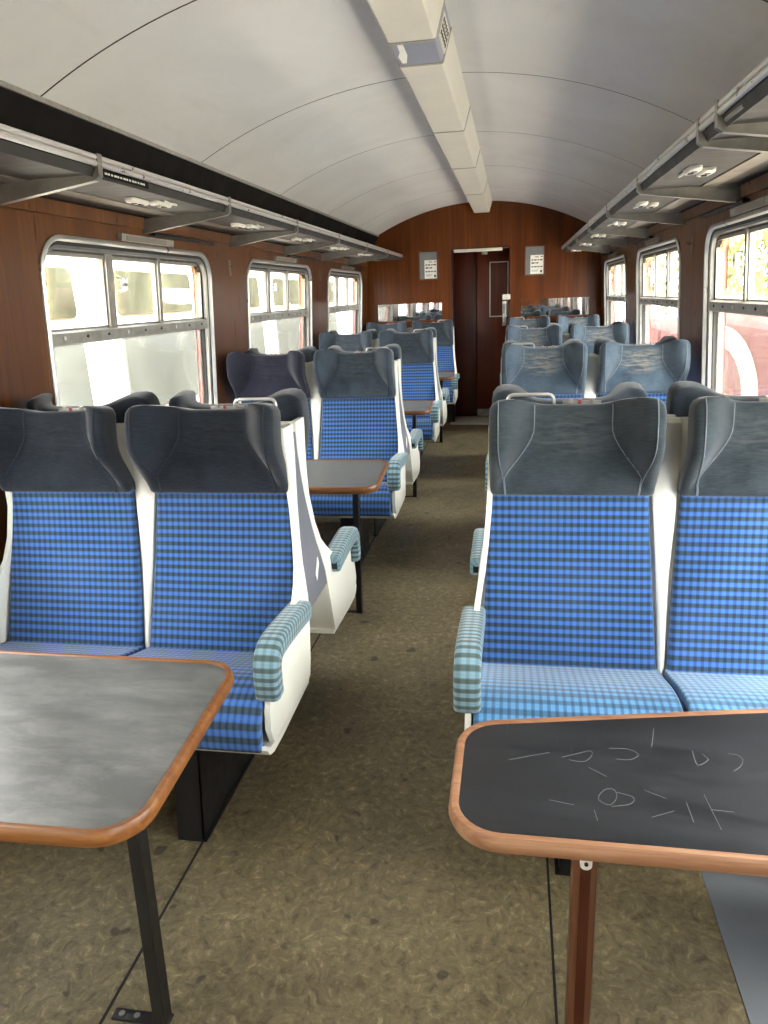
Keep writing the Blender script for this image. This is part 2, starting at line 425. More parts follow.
# ------------------------------------------------------------------ side walls with window openings
def wall_mesh(sx, off, z0, z1, grow=0.0, yend=YEND + .02):
    m = MB()
    for k in BAYS:
        a = WY0 - .299 + k * P; b = WY0 + 1.841 + k * P
        if k == BAYS[-1]: b = yend
        inner = rrect(WY0 + k * P - grow, WY0 + WW + k * P + grow, WZ0 - grow, WZ1 + grow, .13, 8)
        cyy = WY0 + k * P + WW / 2; czz = (WZ0 + WZ1) / 2
        outer = []
        for (y, z) in inner:
            dy, dz = y - cyy, z - czz
            ts = []
            if dy > 1e-9: ts.append((b - cyy) / dy)
            if dy < -1e-9: ts.append((a - cyy) / dy)
            if dz > 1e-9: ts.append((z1 - czz) / dz)
            if dz < -1e-9: ts.append((z0 - czz) / dz)
            t = min(ts); outer.append((cyy + dy * t, czz + dz * t))
        # add true corners by snapping the nearest outer point
        for cxy in ((a, z0), (b, z0), (a, z1), (b, z1)):
            i = min(range(len(outer)), key=lambda q: (outer[q][0] - cxy[0]) ** 2 + (outer[q][1] - cxy[1]) ** 2)
            outer[i] = cxy
        NR = 8; rows = []
        for q in range(NR + 1):
            rows.append([(sx * (wallx(lerp(o_[1], i_[1], q / NR)) + off), lerp(o_[0], i_[0], q / NR), lerp(o_[1], i_[1], q / NR)) for o_, i_ in zip(outer, inner)])
        m.grid(rows, True)
    return m
for sx, nm in ((-1, 'left'), (1, 'right')):
    w = obj('wall_' + nm, wall_mesh(sx, 0, -.05, 1.90), 'wood', kind='structure', normals=False, angle=60)
    obj('outer_skin', wall_mesh(sx, .10, -.3, 2.25, -.006), 'maroon', w, normals=False, angle=60)
    m = MB(); m.box(min(sx * 1.36, sx * 1.42), max(sx * 1.36, sx * 1.42), YEND + .02, 14.5, -.3, 2.25); obj('outer_skin', m, 'maroon', w)
    # black fascia from the ceiling edge down behind the rack
    m = MB(); m.prism([(XE - .004, arc(XE) - .006), (XE + .012, arc(XE) + .02), (1.31, 2.13), (1.31, 1.84), (1.285, 1.84), (1.262, 1.90)], lambda x, z: (sx * x, YBACK, z), lambda x, z: (sx * x, YEND, z))
    obj('trim_%d' % (2 if sx < 0 else 3), m, 'black', kind='structure', angle=20)
    m = MB(); m.prism([(XE - .012, arc(XE) - .014), (XE + .006, arc(XE) - .012), (XE + .006, arc(XE) + .004), (XE - .012, arc(XE) + .002)], lambda x, z: (sx * x, YBACK, z), lambda x, z: (sx * x, YEND, z))
    obj('trim_%d' % (4 if sx < 0 else 5), m, 'alu_grey', kind='structure', angle=20)
    for i, y0 in enumerate([k * P + WY0 - .40 for k in BAYS]):
        pass

# ------------------------------------------------------------------ windows
def wp(sx, off, y, z): return (sx * (wallx(z) + off), y, z)
def ring(m, sx, outs, prof):
    """outs: function inset->outline; prof: list of (inset, off)"""
    rows = []
    for ins, off in prof:
        rows.append([wp(sx, off, y, z) for y, z in outs(ins)])
    m.grid(rows, True)
wn = 0
def make_window(sx, num, y0):
    o2 = lambda ins: rrect(y0 + ins, y0 + WW - ins, WZ0 + ins, WZ1 - ins, .13 - ins * .9, 8)
    m = MB(); ring(m, sx, o2, [(-.009, .002), (-.009, -.006), (-.003, -.011), (.007, -.011), (.012, -.004), (.013, .01)])
    root = obj('window_%d' % num, m, 'alu_bright', kind='structure', angle=50)
    m = MB(); ring(m, sx, o2, [(.012, .006), (.027, .010), (.027, .022)]); obj('channel', m, 'gasket', root)
    m = MB(); ring(m, sx, o2, [(.026, .008), (.036, .012), (.040, .05)]); obj('inner_frame', m, 'alu', root)
    m = MB(); ring(m, sx, o2, [(.0405, .03), (.048, .03), (.048, .062)])
    obj('gasket', m, 'gasket', root)
    m = MB(); ring(m, sx, o2, [(.030, .052), (.062, .052), (.062, .058), (.010, .085), (-.004, .099)])
    obj('reveal', m, 'maroon', root)
    # transom rail
    m = MB()
    zt0, zt1 = 1.348, 1.402
    m.prism([(.062, zt0), (.018, zt0), (.012, zt0 + .006), (.012, zt1 - .008), (.022, zt1), (.062, zt1)],
            lambda o, z: wp(sx, o, y0 + .02, z), lambda o, z: wp(sx, o, y0 + WW - .02, z))
    tr = obj('transom', m, 'alu_grey', root, angle=25)
    for i in range(9):
        yy = y0 + .12 + i * .163; m = MB()
        m.tube([wp(sx, .013, yy, 1.376), wp(sx, .008, yy, 1.376)], .006 if i % 3 else .009, 8)
        obj('screw', m, 'gasket' if i % 3 else 'alu_bright', tr)
    # top head rail
    m = MB(); m.prism([(.060, 1.685), (.03, 1.685), (.03, 1.712), (.060, 1.712)], lambda o, z: wp(sx, o, y0 + .075, z), lambda o, z: wp(sx, o, y0 + WW - .075, z))
    obj('head_rail', m, 'alu_grey', root, angle=25)
    divs = ((.515, .028), (.975, .015))
    for c, hw in divs:
        m = MB()
        pts = lambda z: [wp(sx, .022, y0 + c - hw, z), wp(sx, .022, y0 + c + hw, z), wp(sx, .058, y0 + c + hw, z), wp(sx, .058, y0 + c - hw, z)]
        m.grid([pts(z) for z in (1.40, 1.5, 1.6, 1.70)], True)
        obj('mullion', m, 'alu', root, bevel=0)
    # latch
    lc = .515 + .05 if sx < 0 else .975 + .03
    m = MB()
    A = [wp(sx, .02, y0 + lc, 1.545), wp(sx, -.006, y0 + lc, 1.55), wp(sx, -.006, y0 + lc, 1.60), wp(sx, .02, y0 + lc, 1.605)]
    m.tube(A, .008, 8)
    m.tube([wp(sx, -.004, y0 + lc - .018, 1.575), wp(sx, -.004, y0 + lc + .03, 1.575)], .009, 8)
    m.tube([wp(sx, -.004, y0 + lc + .03, 1.552), wp(sx, -.004, y0 + lc + .03, 1.598)], .006, 8)
    obj('latch', m, 'alu_bright', root)
    # panes
    def pane(ya, yb, za, zb, off, mat, rc=None):
        m = MB(); rows = []; uv = []
        for i in range(9):
            rows.append([]); z = lerp(za, zb, i / 8)
            for j in range(9):
                y = lerp(ya, yb, j / 8); rows[-1].append(wp(sx, off, y, z)); uv.append((j / 4 - 1, i / 4 - 1))
        m.grid(rows, False, uv)
        obj('pane', m, mat, root, normals=False)
    pane(y0 + .046, y0 + .515 - .02, 1.40, 1.692, .044, 'glass_top')
    pane(y0 + .515 + .02, y0 + .975, 1.40, 1.692, .040, 'glass_top')
    pane(y0 + .975, y0 + WW - .046, 1.40, 1.692, .046, 'glass_top')
    pane(y0 + .046, y0 + WW - .046, WZ0 + .046, 1.352, .046, 'glass_low')
    # narrow frames on the toplights
    for ya, yb in ((y0 + .05, y0 + .487), (y0 + .543, y0 + .96), (y0 + .99, y0 + WW - .05)):
        m = MB(); o3 = lambda ins: rrect(ya + ins, yb - ins, 1.402 + ins, 1.688 - ins, max(.004, .05 - ins if (ya < y0 + .1 and 0) else .012 - ins * .5), 3)
        ring(m, sx, o3, [(0, .05), (0, .032), (.009, .032), (.010, .05)])
        obj('sash_frame', m, 'alu', root)
    # label strip and curtain rail over the window
    m = MB(); m.prism([(.0, 1.756), (-.018, 1.752), (-.022, 1.782), (0, 1.786)], lambda o, z: wp(sx, o, y0 + .56, z), lambda o, z: wp(sx, o, y0 + 1.06, z))
    st = obj('number_strip', m, 'alu_grey', root, angle=25)
    m = MB(); m.prism([(-.0185, 1.756), (-.0200, 1.756), (-.0232, 1.776), (-.0217, 1.776)], lambda o, z: wp(sx, o, y0 + .60, z), lambda o, z: wp(sx, o, y0 + .98, z))
    obj('strip_insert', m, 'rack_strip', st)
    m = MB(); m.tube([wp(sx, -.022, y0 + (.85), 1.797), wp(sx, -.022, y0 + WW + .02, 1.797)], .009, 8)
    m.tube([wp(sx, .002, y0 + .86, 1.797), wp(sx, -.022, y0 + .86, 1.797)], .006, 6)
    m.tube([wp(sx, .002, y0 + WW + .01, 1.797), wp(sx, -.022, y0 + WW + .01, 1.797)], .006, 6)
    obj('curtain_rail', m, 'black_metal', root)
    return root
num = 0
for sx in (-1, 1):
    for k in BAYS:
        num += 1; make_window(sx, num, WY0 + k * P)
# coat hooks on the piers
for sx in (-1, 1):
    for k in (0, 1):
        y = WY0 + WW + .30 + k * P; z = 1.68
        h = empty('coat_hook', (sx * wallx(z), y, z), label='cream coat hook facing the %s, %s' % ('white coach outside' if sx < 0 else 'red wagon outside', 'second pier from the end wall' if k == 0 else 'pier nearest the end wall'), cat='hook', group='coat hooks on the window piers')
        boxobj('plate', (-.004 if sx > 0 else 0, 0 if sx > 0 else .004, -.016, .016, -.045, .045), 'rack_strip', h, .0015)
        m = MB(); m.tube([(0, 0, .01), (-sx * .022, 0, .004), (-sx * .03, 0, .02)], .005, 6); obj('hook', m, 'rack_strip', h)
# cornice boards under the rack, one between each pair of brackets
BRL, BRR = 2.233, 2.391
for sx, y0r, nm in ((-1, BRL, 6), (1, BRR, 7)):
    tb = None; k = -6
    ys = [y0r + P / 2 * q for q in range(-6, 6) if y0r + P / 2 * q < 8.6] + [8.62]
    for a, b in zip(ys, ys[1:]):
        m = MB(); m.prism([(.004, 1.812), (-.012, 1.814), (-.014, 1.862), (.004, 1.862)], lambda o, z: wp(sx, o, a + .008, z), lambda o, z: wp(sx, o, b - .008, z))
        o = obj('trim_%d' % nm if tb is None else 'cornice_board', m, 'wood', tb, kind='structure' if tb is None else None, angle=20)
        tb = tb or o

# ------------------------------------------------------------------ luggage racks
def make_rack(sx, y0r, label):
    root = empty('luggage_rack', (0, 0, 0), label=label, cat='luggage rack', group='overhead luggage racks')
    ys = [y0r + P / 2 * q for q in range(-6, 6) if y0r + P / 2 * q < 8.5]
    YA, YB = YBACK + .1, 8.60
    X = lambda x: sx * x
    for zc in (1.916, 1.899):
        m = MB(); m.tube([(X(.874), YA, zc), (X(.874), YB, zc)], .0085, 8); obj('rail', m, 'alu_bright', root)
    m = MB(); m.prism([(.880, 1.889), (.886, 1.889), (.900, 1.866), (.894, 1.864)], lambda x, z: (X(x), YA, z), lambda x, z: (X(x), YB, z)); obj('front_lip', m, 'gasket', root, angle=20)
    cuts = [YA] + ys + [YB]
    zf = lambda x: 1.868 + (x - .89) * (.005)   # nearly level floor of the rack
    for i, (a, b) in enumerate(zip(cuts, cuts[1:])):
        for (xa, xb, mat, nm) in ((.893, 1.115, 'rack', 'floor_panel'), (1.118, 1.185, 'rack_strip', 'panel_strip'), (1.187, 1.277, 'mesh', 'mesh_strip')):
            m = MB(); dz = .004 if nm == 'panel_strip' else 0
            m.hexa([(X(x), y, zf(x) + dd - dz) for x in (xa, xb) for y in (a + .003, b - .003) for dd in (0, .006)])
            p = obj(nm, m, mat, root)
    def bracket(y, deep):
        m = MB()
        h = .05 if not deep else .085
        outl = [(.866, 1.925), (.884, 1.925), (.888, 1.880), (1.275, 1.858), (1.288, 1.858), (1.288, 1.800), (1.27, 1.800), (.886, 1.856), (.872, 1.866)]
        m.prism(outl, lambda x, z: (X(x), y - .004, z), lambda x, z: (X(x), y + .004, z))
        # flange along the lower edge
        fl_ = [(.864, 1.926), (.868, 1.926), (.872, 1.866), (.886, 1.8555), (1.285, 1.7985), (1.285, 1.7945), (.884, 1.8515), (.868, 1.863)]
        m.prism(fl_, lambda x, z: (X(x), y - .013, z), lambda x, z: (X(x), y + .013, z))
        obj('bracket', m, 'alu', root, angle=20)
    for y in ys: bracket(y, False)
    if sx > 0: bracket(2.19, True)
    for i, y in enumerate(ys[:-1] if sx < 0 else ys):
        yc = y + (.60 if sx < 0 else .56)
        if yc > 8.5: continue
        for dy, dx in ((-.055, .035), (.055, -.005)) if sx < 0 else ((-.04, -.03), (.03, .03)):
            m = MB(); pts = []
            L = .048
            ol = []
            for q in range(16):
                an = 2 * PI * q / 16; ol.append((math.cos(an) * .022 + 0, math.sin(an) * .022 + (L if math.sin(an) > 0 else -L)))
            c0 = (1.0 + dx, yc + dy)
            rows = []
            for s_, z_ in ((1.0, 1.868), (1.0, 1.858), (.88, 1.853), (.6, 1.852), (.55, 1.8555), (.01, 1.8555)):
                rows.append([(X(c0[0] + px * s_), c0[1] + py * (s_ if s_ < .9 else 1), z_ + .0) for px, py in ol])
            m.grid(rows, True)
            lm = obj('reading_lamp', m, 'lamp', root, angle=50)
            for e in (-1, 1):
                m = MB()
                m2 = [(X(c0[0] + math.cos(2 * PI * q / 10) * .011), c0[1] + e * .028 + math.sin(2 * PI * q / 10) * .014) for q in range(10)]
                m.add([(px, py, 1.8545) for px, py in m2] + [(px, py, 1.851) for px, py in m2], [tuple(range(10))[::-1], tuple(range(10, 20))] + [(q, (q + 1) % 10, 10 + (q + 1) % 10, 10 + q) for q in range(10)])
                obj('lens', m, 'gasket', lm)
        m = MB(); m.tube([(X(.955), yc + .0, 1.866), (X(.955), yc + .05, 1.860), (X(.955), yc + .11, 1.862)], .005, 6); obj('lamp_switch', m, 'lamp', root)
    if sx < 0:
        m = MB(); m.hexa([(X(x), y, z) for x, z0_ in ((.8775, 0), (.8795, 0)) for y in (2.26, 2.56) for z in (1.8685, 1.888)])
        s_ = obj('notice_plate', m, 'black', root)
        for q in range(14):
            m = MB(); yy = 2.275 + q * .019
            m.hexa([(X(x), y, z) for x in (.8768, .8776) for y in (yy, yy + .011 + .004 * (q % 3 == 0)) for z in (1.876, 1.8815)])
            obj('print_mark', m, 'lamp', s_)
    else:
        m = MB(); m.tube([(X(.887), 2.02, 1.878), (X(.887), 2.17, 1.878)], .006, 6); obj('clip', m, 'alu', root)
make_rack(-1, BRL, 'metal overhead luggage rack below the black fascia, over the windows facing a white coach')
make_rack(1, BRR, 'metal overhead luggage rack with warm reflections, over the windows facing the red wagon')

# ------------------------------------------------------------------ end wall with doorway
def end_wall():
    m = MB(); n = 24; x0, x1, zt = -.335, .325, 1.958
    T = .05
    def col(xa, xb, za, zbf, k=10):
        for i in range(k):
            a, b = lerp(xa, xb, i / k), lerp(xa, xb, (i + 1) / k)
            c = [(x, y, z) for x in (a, b) for y in (YEND, YEND + T) for z in (za, zbf(x))]
            m.hexa(c)
    f = lambda x: min(arc(x, .01), 2.44)
    col(-1.34, x0, -.05, f, 12); col(x0, x1, zt, f, 10); col(x1, 1.34, -.05, f, 12)
    return m
we = obj('wall_end', end_wall(), 'wood_end', kind='structure', angle=30)
# panel joints of the end wall
for xj, za in ((-.345, .0), (.335, .0)):
    boxobj('joint_strip', (xj - .002, xj + .002, YEND - .001, YEND + .002, 1.2, arc(xj)), 'wood_frame', we)
m = MB(); m.box(-1.30, -.34, YEND - .012, YEND, 0, .40); obj('baseboard_end', m, 'black_metal', kind='structure')
m = MB(); m.box(.33, 1.30, YEND - .012, YEND, 0, .40); obj('baseboard_end_far', m, 'black_metal', kind='structure')
# doorway lining
m = MB()
m.box(-.335, -.318, YEND - .006, YEND + .10, 0, 1.958); m.box(.308, .325, YEND - .006, YEND + .10, 0, 1.958); m.box(-.335, .325, YEND - .006, YEND + .10, 1.945, 1.962)
obj('trim_8', m, 'wood_door', kind='structure', bevel=.002)
m = MB()
m.box(-.40, -.335, 8.80, 9.36, -.05, 2.0); m.box(.325, .40, YEND + .06, 9.36, -.05, 2.0); m.box(-.40, .40, YEND + .05, 9.36, 1.99, 2.05); m.box(-.6, .6, 9.36, 9.40, -.05, 2.1)
m.box(-.42, -.335, YEND + .05, 8.80, -.05, 2.0)
obj('wall_vestibule', m, 'wood_door', kind='structure')
d1 = boxobj('door_1', (-.33, -.055, 9.03, 9.065, .025, 1.96), 'wood_door', kind='structure', bevel=.004)
M['wood_door_light'] = wood('red_brown_door_veneer', (68, 22, 5), (92, 34, 9), (112, 48, 14), .35)
d2 = boxobj('door_2', (-.062, .34, 8.985, 9.022, .03, 1.96), 'wood_door_light', kind='structure', bevel=.004)
boxobj('kick_plate', (-.06, .30, 8.981, 8.986, .035, .12), 'alu_grey', d2, .001)
m = MB()
for b in ((.085, .097, 1.20, 1.815), (.085, .30, 1.803, 1.815), (.085, .30, 1.20, 1.212), (.29, .302, 1.20, 1.815)):
    m.box(b[0], b[1], 8.979, 8.986, b[2], b[3])
obj('window_frame', m, 'lamp', d2)
boxobj('window_panel', (.097, .29, 8.983, 8.988, 1.212, 1.803), 'wood_door_light', d2)
trk = boxobj('door_track', (-.30, .235, YEND - .012, YEND + .02, 1.918, 1.950), 'lamp', None, .003)
tag(trk, 'pale metal sliding track across the top of the doorway', 'door track')
boxobj('roller', (.01, .07, YEND - .004, YEND + .03, 1.885, 1.918), 'alu_grey', trk, .004)
lk = empty('door_lock', (.285, YEND + .01, 1.25), label='metal door lock with cream striker on the doorway jamb', cat='lock')
boxobj('case', (-.045, -.002, -.035, .0, -.14, .13), 'alu', lk, .006)
boxobj('striker', (-.045, .04, -.04, .0, .145, .20), 'lamp', lk, .004)
boxobj('keep', (-.045, .0, -.038, .0, .10, .125), 'lamp', lk, .003)
m = MB(); m.tube([(-.03, -.03, -.02), (-.03, -.065, -.02), (-.03, -.065, -.10)], .008, 8); obj('handle', m, 'alu_bright', lk)
# back wall behind the camera
m = MB()
m.box(-1.34, 1.34, YBACK - .05, YBACK, -.05, 2.44)
obj('wall_back', m, 'wood_end', kind='structure')

# posters
def poster(sx, ph):
    xa, xb = (-.6985, -.4766) if sx < 0 else (.4766, .6985)
    r_ = empty('notice_frame', (0, 0, 0), label='wood framed notice on the end wall %s of the doorway' % ('left' if sx < 0 else 'right'), cat='notice', group='framed notices beside the doorway')
    z0, z1 = 1.637, 1.953
    boxobj('backing', (xa + .008, xb - .008, YEND - .004, YEND, z0 + .008, z1 - .008), 'paper_grey', r_)
    for b in ((xa, xa + .013, z0, z1), (xb - .013, xb, z0, z1), (xa + .013, xb - .013, z0, z0 + .013), (xa + .013, xb - .013, z1 - .013, z1)):
        boxobj('frame_bar', (b[0], b[1], YEND - .014, YEND, b[2], b[3]), 'wood_frame', r_, .002)
    pa = boxobj('paper', (xa + .065, xb - .016, YEND - .006, YEND - .003, z0 + .018, z1 - .10), 'white', r_)
    w = xb - .016 - (xa + .065); hh = z1 - .10 - (z0 + .018)
    rows = [(.90, .035, [(.35, .62), (.78, .95)]), (.74, .06, [(.08, .22), (.28, .48), (.55, .66), (.72, .92)]), (.58, .07, [(.08, .3), (.34, .40), (.46, .60)]),
            (.38, .06, [(.08, .24), (.30, .48), (.54, .68), (.76, .92)]), (.20, .015, [(.10, .6)]), (.15, .015, [(.10, .55)]), (.13, .13, [(.76, .90)])]
    for zc, hz, segs in rows:
        for a, b in segs:
            boxobj('print_mark', (xa + .065 + a * w, xa + .065 + b * w, YEND - .0066, YEND - .0058, z0 + .018 + (zc - hz / 2) * hh, z0 + .018 + (zc + hz / 2) * hh), 'ink', pa)
poster(-1, 0); poster(1, 0)
for sx in (-1, 1):
    xa, xb = (-1.1845, -.4444) if sx < 0 else (.4444, 1.1845)
    mr = boxobj('wall_mirror', (xa, xb, YEND - .007, YEND - .001, 1.2015, 1.3886), 'mirror')
    tag(mr, 'long narrow mirror on the end wall %s of the doorway' % ('left' if sx < 0 else 'right'), 'mirror', 'mirrors beside the doorway')
    for e in (xa + .01, xb - .01):
        for zz in (1.21, 1.38):
            boxobj('mirror_clip', (e - .008, e + .008, YEND - .011, YEND - .007, zz - .008, zz + .008), 'chrome', mr)
    boxobj('mirror_ledge', (xa, xb, YEND - .012, YEND - .0005, 1.186, 1.201), 'wood_frame', mr, .002)

# ------------------------------------------------------------------ tables
def resample(pts, n):
    pts = [Vector(p) for p in pts]; d = [0]
    for a, b in zip(pts, pts[1:]): d.append(d[-1] + (b - a).length)
    def at(s):
        for i in range(len(pts) - 1):
            if s <= d[i + 1] + 1e-9:
                t = (s - d[i]) / max(1e-9, d[i + 1] - d[i])
                # catmull-rom
                p0 = pts[max(0, i - 1)]; p1 = pts[i]; p2 = pts[i + 1]; p3 = pts[min(len(pts) - 1, i + 2)]
                return .5 * ((2 * p1) + (-p0 + p2) * t + (2 * p0 - 5 * p1 + 4 * p2 - p3) * t * t + (-p0 + 3 * p1 - 3 * p2 + p3) * t ** 3)
        return pts[-1]
    L = d[-1]; return at, L
TH = .69
def rounded(poly, rads, n=8):
    out = []; N = len(poly)
    for i in range(N):
        p = Vector(poly[i]); a = Vector(poly[i - 1]); b = Vector(poly[(i + 1) % N]); r = rads[i]
        if r <= 0: out.append(tuple(p)); continue
        da = (a - p).normalized(); db = (b - p).normalized()
        ang = da.angle(db); L = r / math.tan(ang / 2)
        s, e = p + da * L, p + db * L; c = p + (da + db).normalized() * (r / math.sin(ang / 2))
        a0 = math.atan2(s.y - c.y, s.x - c.x); a1 = math.atan2(e.y - c.y, e.x - c.x); d = (a1 - a0 + PI) % (2 * PI) - PI
        for q in range(n + 1): out.append((c.x + r * math.cos(a0 + d * q / n), c.y + r * math.sin(a0 + d * q / n)))
    return out
def inset(poly, d):
    N = len(poly); out = []; ar = sum(poly[i - 1][0] * poly[i][1] - poly[i][0] * poly[i - 1][1] for i in range(N)); sg = 1 if ar > 0 else -1
    for i in range(N):
        a, b, c = Vector(poly[i - 1]), Vector(poly[i]), Vector(poly[(i + 1) % N])
        n1 = Vector((-(b - a).y, (b - a).x)).normalized() * sg; n2 = Vector((-(c - b).y, (c - b).x)).normalized() * sg
        n_ = (n1 + n2); n_ = n_ / max(.3, n_.length_squared) * 2
        q = b + n_ * d; out.append((q.x, q.y))
    return out
STROKES = [[(0.743, 1.193), (0.757, 1.192), (0.763, 1.178), (0.752, 1.156), (0.74, 1.145)], [(0.684, 1.196), (0.684, 1.155), (0.705, 1.172), (0.699, 1.188)], [(0.456, 1.151), (0.482, 1.164), (0.507, 1.176), (0.509, 1.164), (0.494, 1.143), (0.468, 1.145)], [(0.541, 1.187), (0.575, 1.188), (0.589, 1.173), (0.573, 1.157), (0.55, 1.157)], [(0.5, 1.127), (0.527, 1.105)], [(0.509, 1.053), (0.521, 1.07), (0.535, 1.071), (0.537, 1.052), (0.524, 1.032), (0.509, 1.04), (0.509, 1.053)], [(0.539, 1.065), (0.563, 1.055), (0.556, 1.038), (0.526, 1.028)], [(0.584, 1.01), (0.621, 1.029)], [(0.676, 1.075), (0.682, 0.994)], [(0.644, 1.053), (0.645, 1.006)], [(0.583, 1.076), (0.615, 1.058)], [(0.498, 1.017), (0.501, 0.992)], [(0.616, 1.199), (0.63, 1.26)], [(0.679, 1.039), (0.711, 1.037)], [(0.364, 1.133), (0.435, 1.163)], [(0.429, 1.033), (0.468, 1.025)]]
YT = 1.135
def make_table(sx):
    root = empty('saloon_table', (sx * .8, YT, 0))
    if sx < 0: poly = [(-1.30, 1.437), (-.243, 1.437), (-.208, .862), (-1.30, .84)]; top, edge = 'top_grey', 'edge'
    else: poly = [(1.30, .93), (.268, .93), (.268, 1.245), (1.30, 1.437)]; top, edge = 'top_black', 'edge_pale'
    poly = [(x - sx * .8, y - YT) for x, y in poly]
    ol = rounded(poly, [.0, .085, .085, 0])
    rows = []
    for d, z in ((.016, TH + .001), (.012, TH + .004), (.004, TH + .003), (0, TH - .004), (-.001, TH - .014), (.004, TH - .026), (.018, TH - .028), (.06, TH - .028)):
        rows.append([(x, y, z) for x, y in inset(ol, d)])
    m = MB(); m.grid(rows, True); obj('edging', m, edge, root, angle=50)
    m = MB(); il = inset(ol, .0155); m.prism(il, lambda x, y: (x, y, TH - .025), lambda x, y: (x, y, TH + .0005)); tt = obj('tabletop', m, top, root, angle=30)
    # leg: channel section slightly splayed, with a foot
    lx, ly = (-.366, 1.10) if sx < 0 else (.495, 1.085)
    lx -= sx * .8; ly -= YT
    if sx < 0:
        m = MB(); c = []
        for z, dx, dy in ((0, 0, 0), (TH - .03, .012, .0)):
            c.append([(lx + dx + a, ly + dy + b, z) for a, b in ((-.014, -.018), (.014, -.018), (.014, .018), (-.014, .018))])
        m.grid(c, True); m.f += [(0, 1, 2, 3), (7, 6, 5, 4)]
        lg = obj('leg', m, 'black_metal', root, bevel=.003)
        ft = boxobj('foot_plate', (lx - .115, lx + .01, ly - .013, ly + .013, 0, .006), 'black_metal', root, .0015)
        for xx in (-.095, -.06):
            m = MB(); m.tube([(lx + xx, ly, .005), (lx + xx, ly, .009)], .007, 8); obj('screw', m, 'alu', ft)
    else:
        m = MB(); m.box(lx - .021, lx + .021, ly - .02, ly + .02, 0, TH - .03); lg = obj('leg', m, 'leg_brown', root, bevel=.004)
        m = MB(); m.box(lx - .009, lx + .009, ly - .0215, ly - .018, 0, TH - .07); obj('leg_groove', m, 'wood_door', lg)
        m = MB(); o_ = rounded([(lx - .010, .536), (lx + .010, .536), (lx + .010, .62), (lx - .010, .62)], [.0095, .0095, 0, 0], 5)
        m.prism(o_, lambda x, z: (x, ly - .027, z), lambda x, z: (x, ly - .020, z)); lt = obj('leg_bracket', m, 'lamp', root)
        m = MB(); m.tube([(lx, ly - .0265, .549), (lx, ly - .030, .549)], .0035, 8); obj('screw', m, 'black_metal', lt)
        boxobj('foot_plate', (lx - .04, lx + .04, ly - .04, ly + .04, 0, .006), 'black_metal', root, .0015)
    boxobj('wall_bracket', (sx * .46 - .03, sx * .46 + .03, -.15, .15, TH - .075, TH - .027), 'black_metal', root, .003)
    if sx < 0:
        pass
    return root, tt
BAYN = ['bay farthest from the door', 'third bay from the door', 'second bay from the door', 'bay beside the door']
for sx in (-1, 1):
    root, tt = make_table(sx)
    far = 'white coach side' if sx < 0 else 'red wagon side'
    for k in range(4):
        t = root if k == 0 else copy_tree(root)
        t.location = (sx * .8, YT + k * P, 0)
        if sx < 0: lab = 'grey scuffed table with orange edging, %s, %s' % (BAYN[k], far)
        else: lab = 'black table with pale edging, %s, %s' % (BAYN[k], far)
        tag(t, lab, 'table', 'tables between the facing seats')
        if sx > 0 and k == 0: first_tt = tt; first_root = root
for s in STROKES:
    at, L = resample(s, 0); k_ = 2 if len(s) == 2 else len(s) * 4
    m = MB(); m.tube([(at(L * i / k_).x - .8, at(L * i / k_).y - YT, TH + .0004) for i in range(k_ + 1)], .0005, 5)
    obj('scratch', m, 'scratch', first_tt)
boxobj('socket_box', (.445 - .8 - .02, .445 - .8 + .012, 1.20 - YT, 1.24 - YT, TH - .07, TH - .026), 'black_metal', first_root, .002)

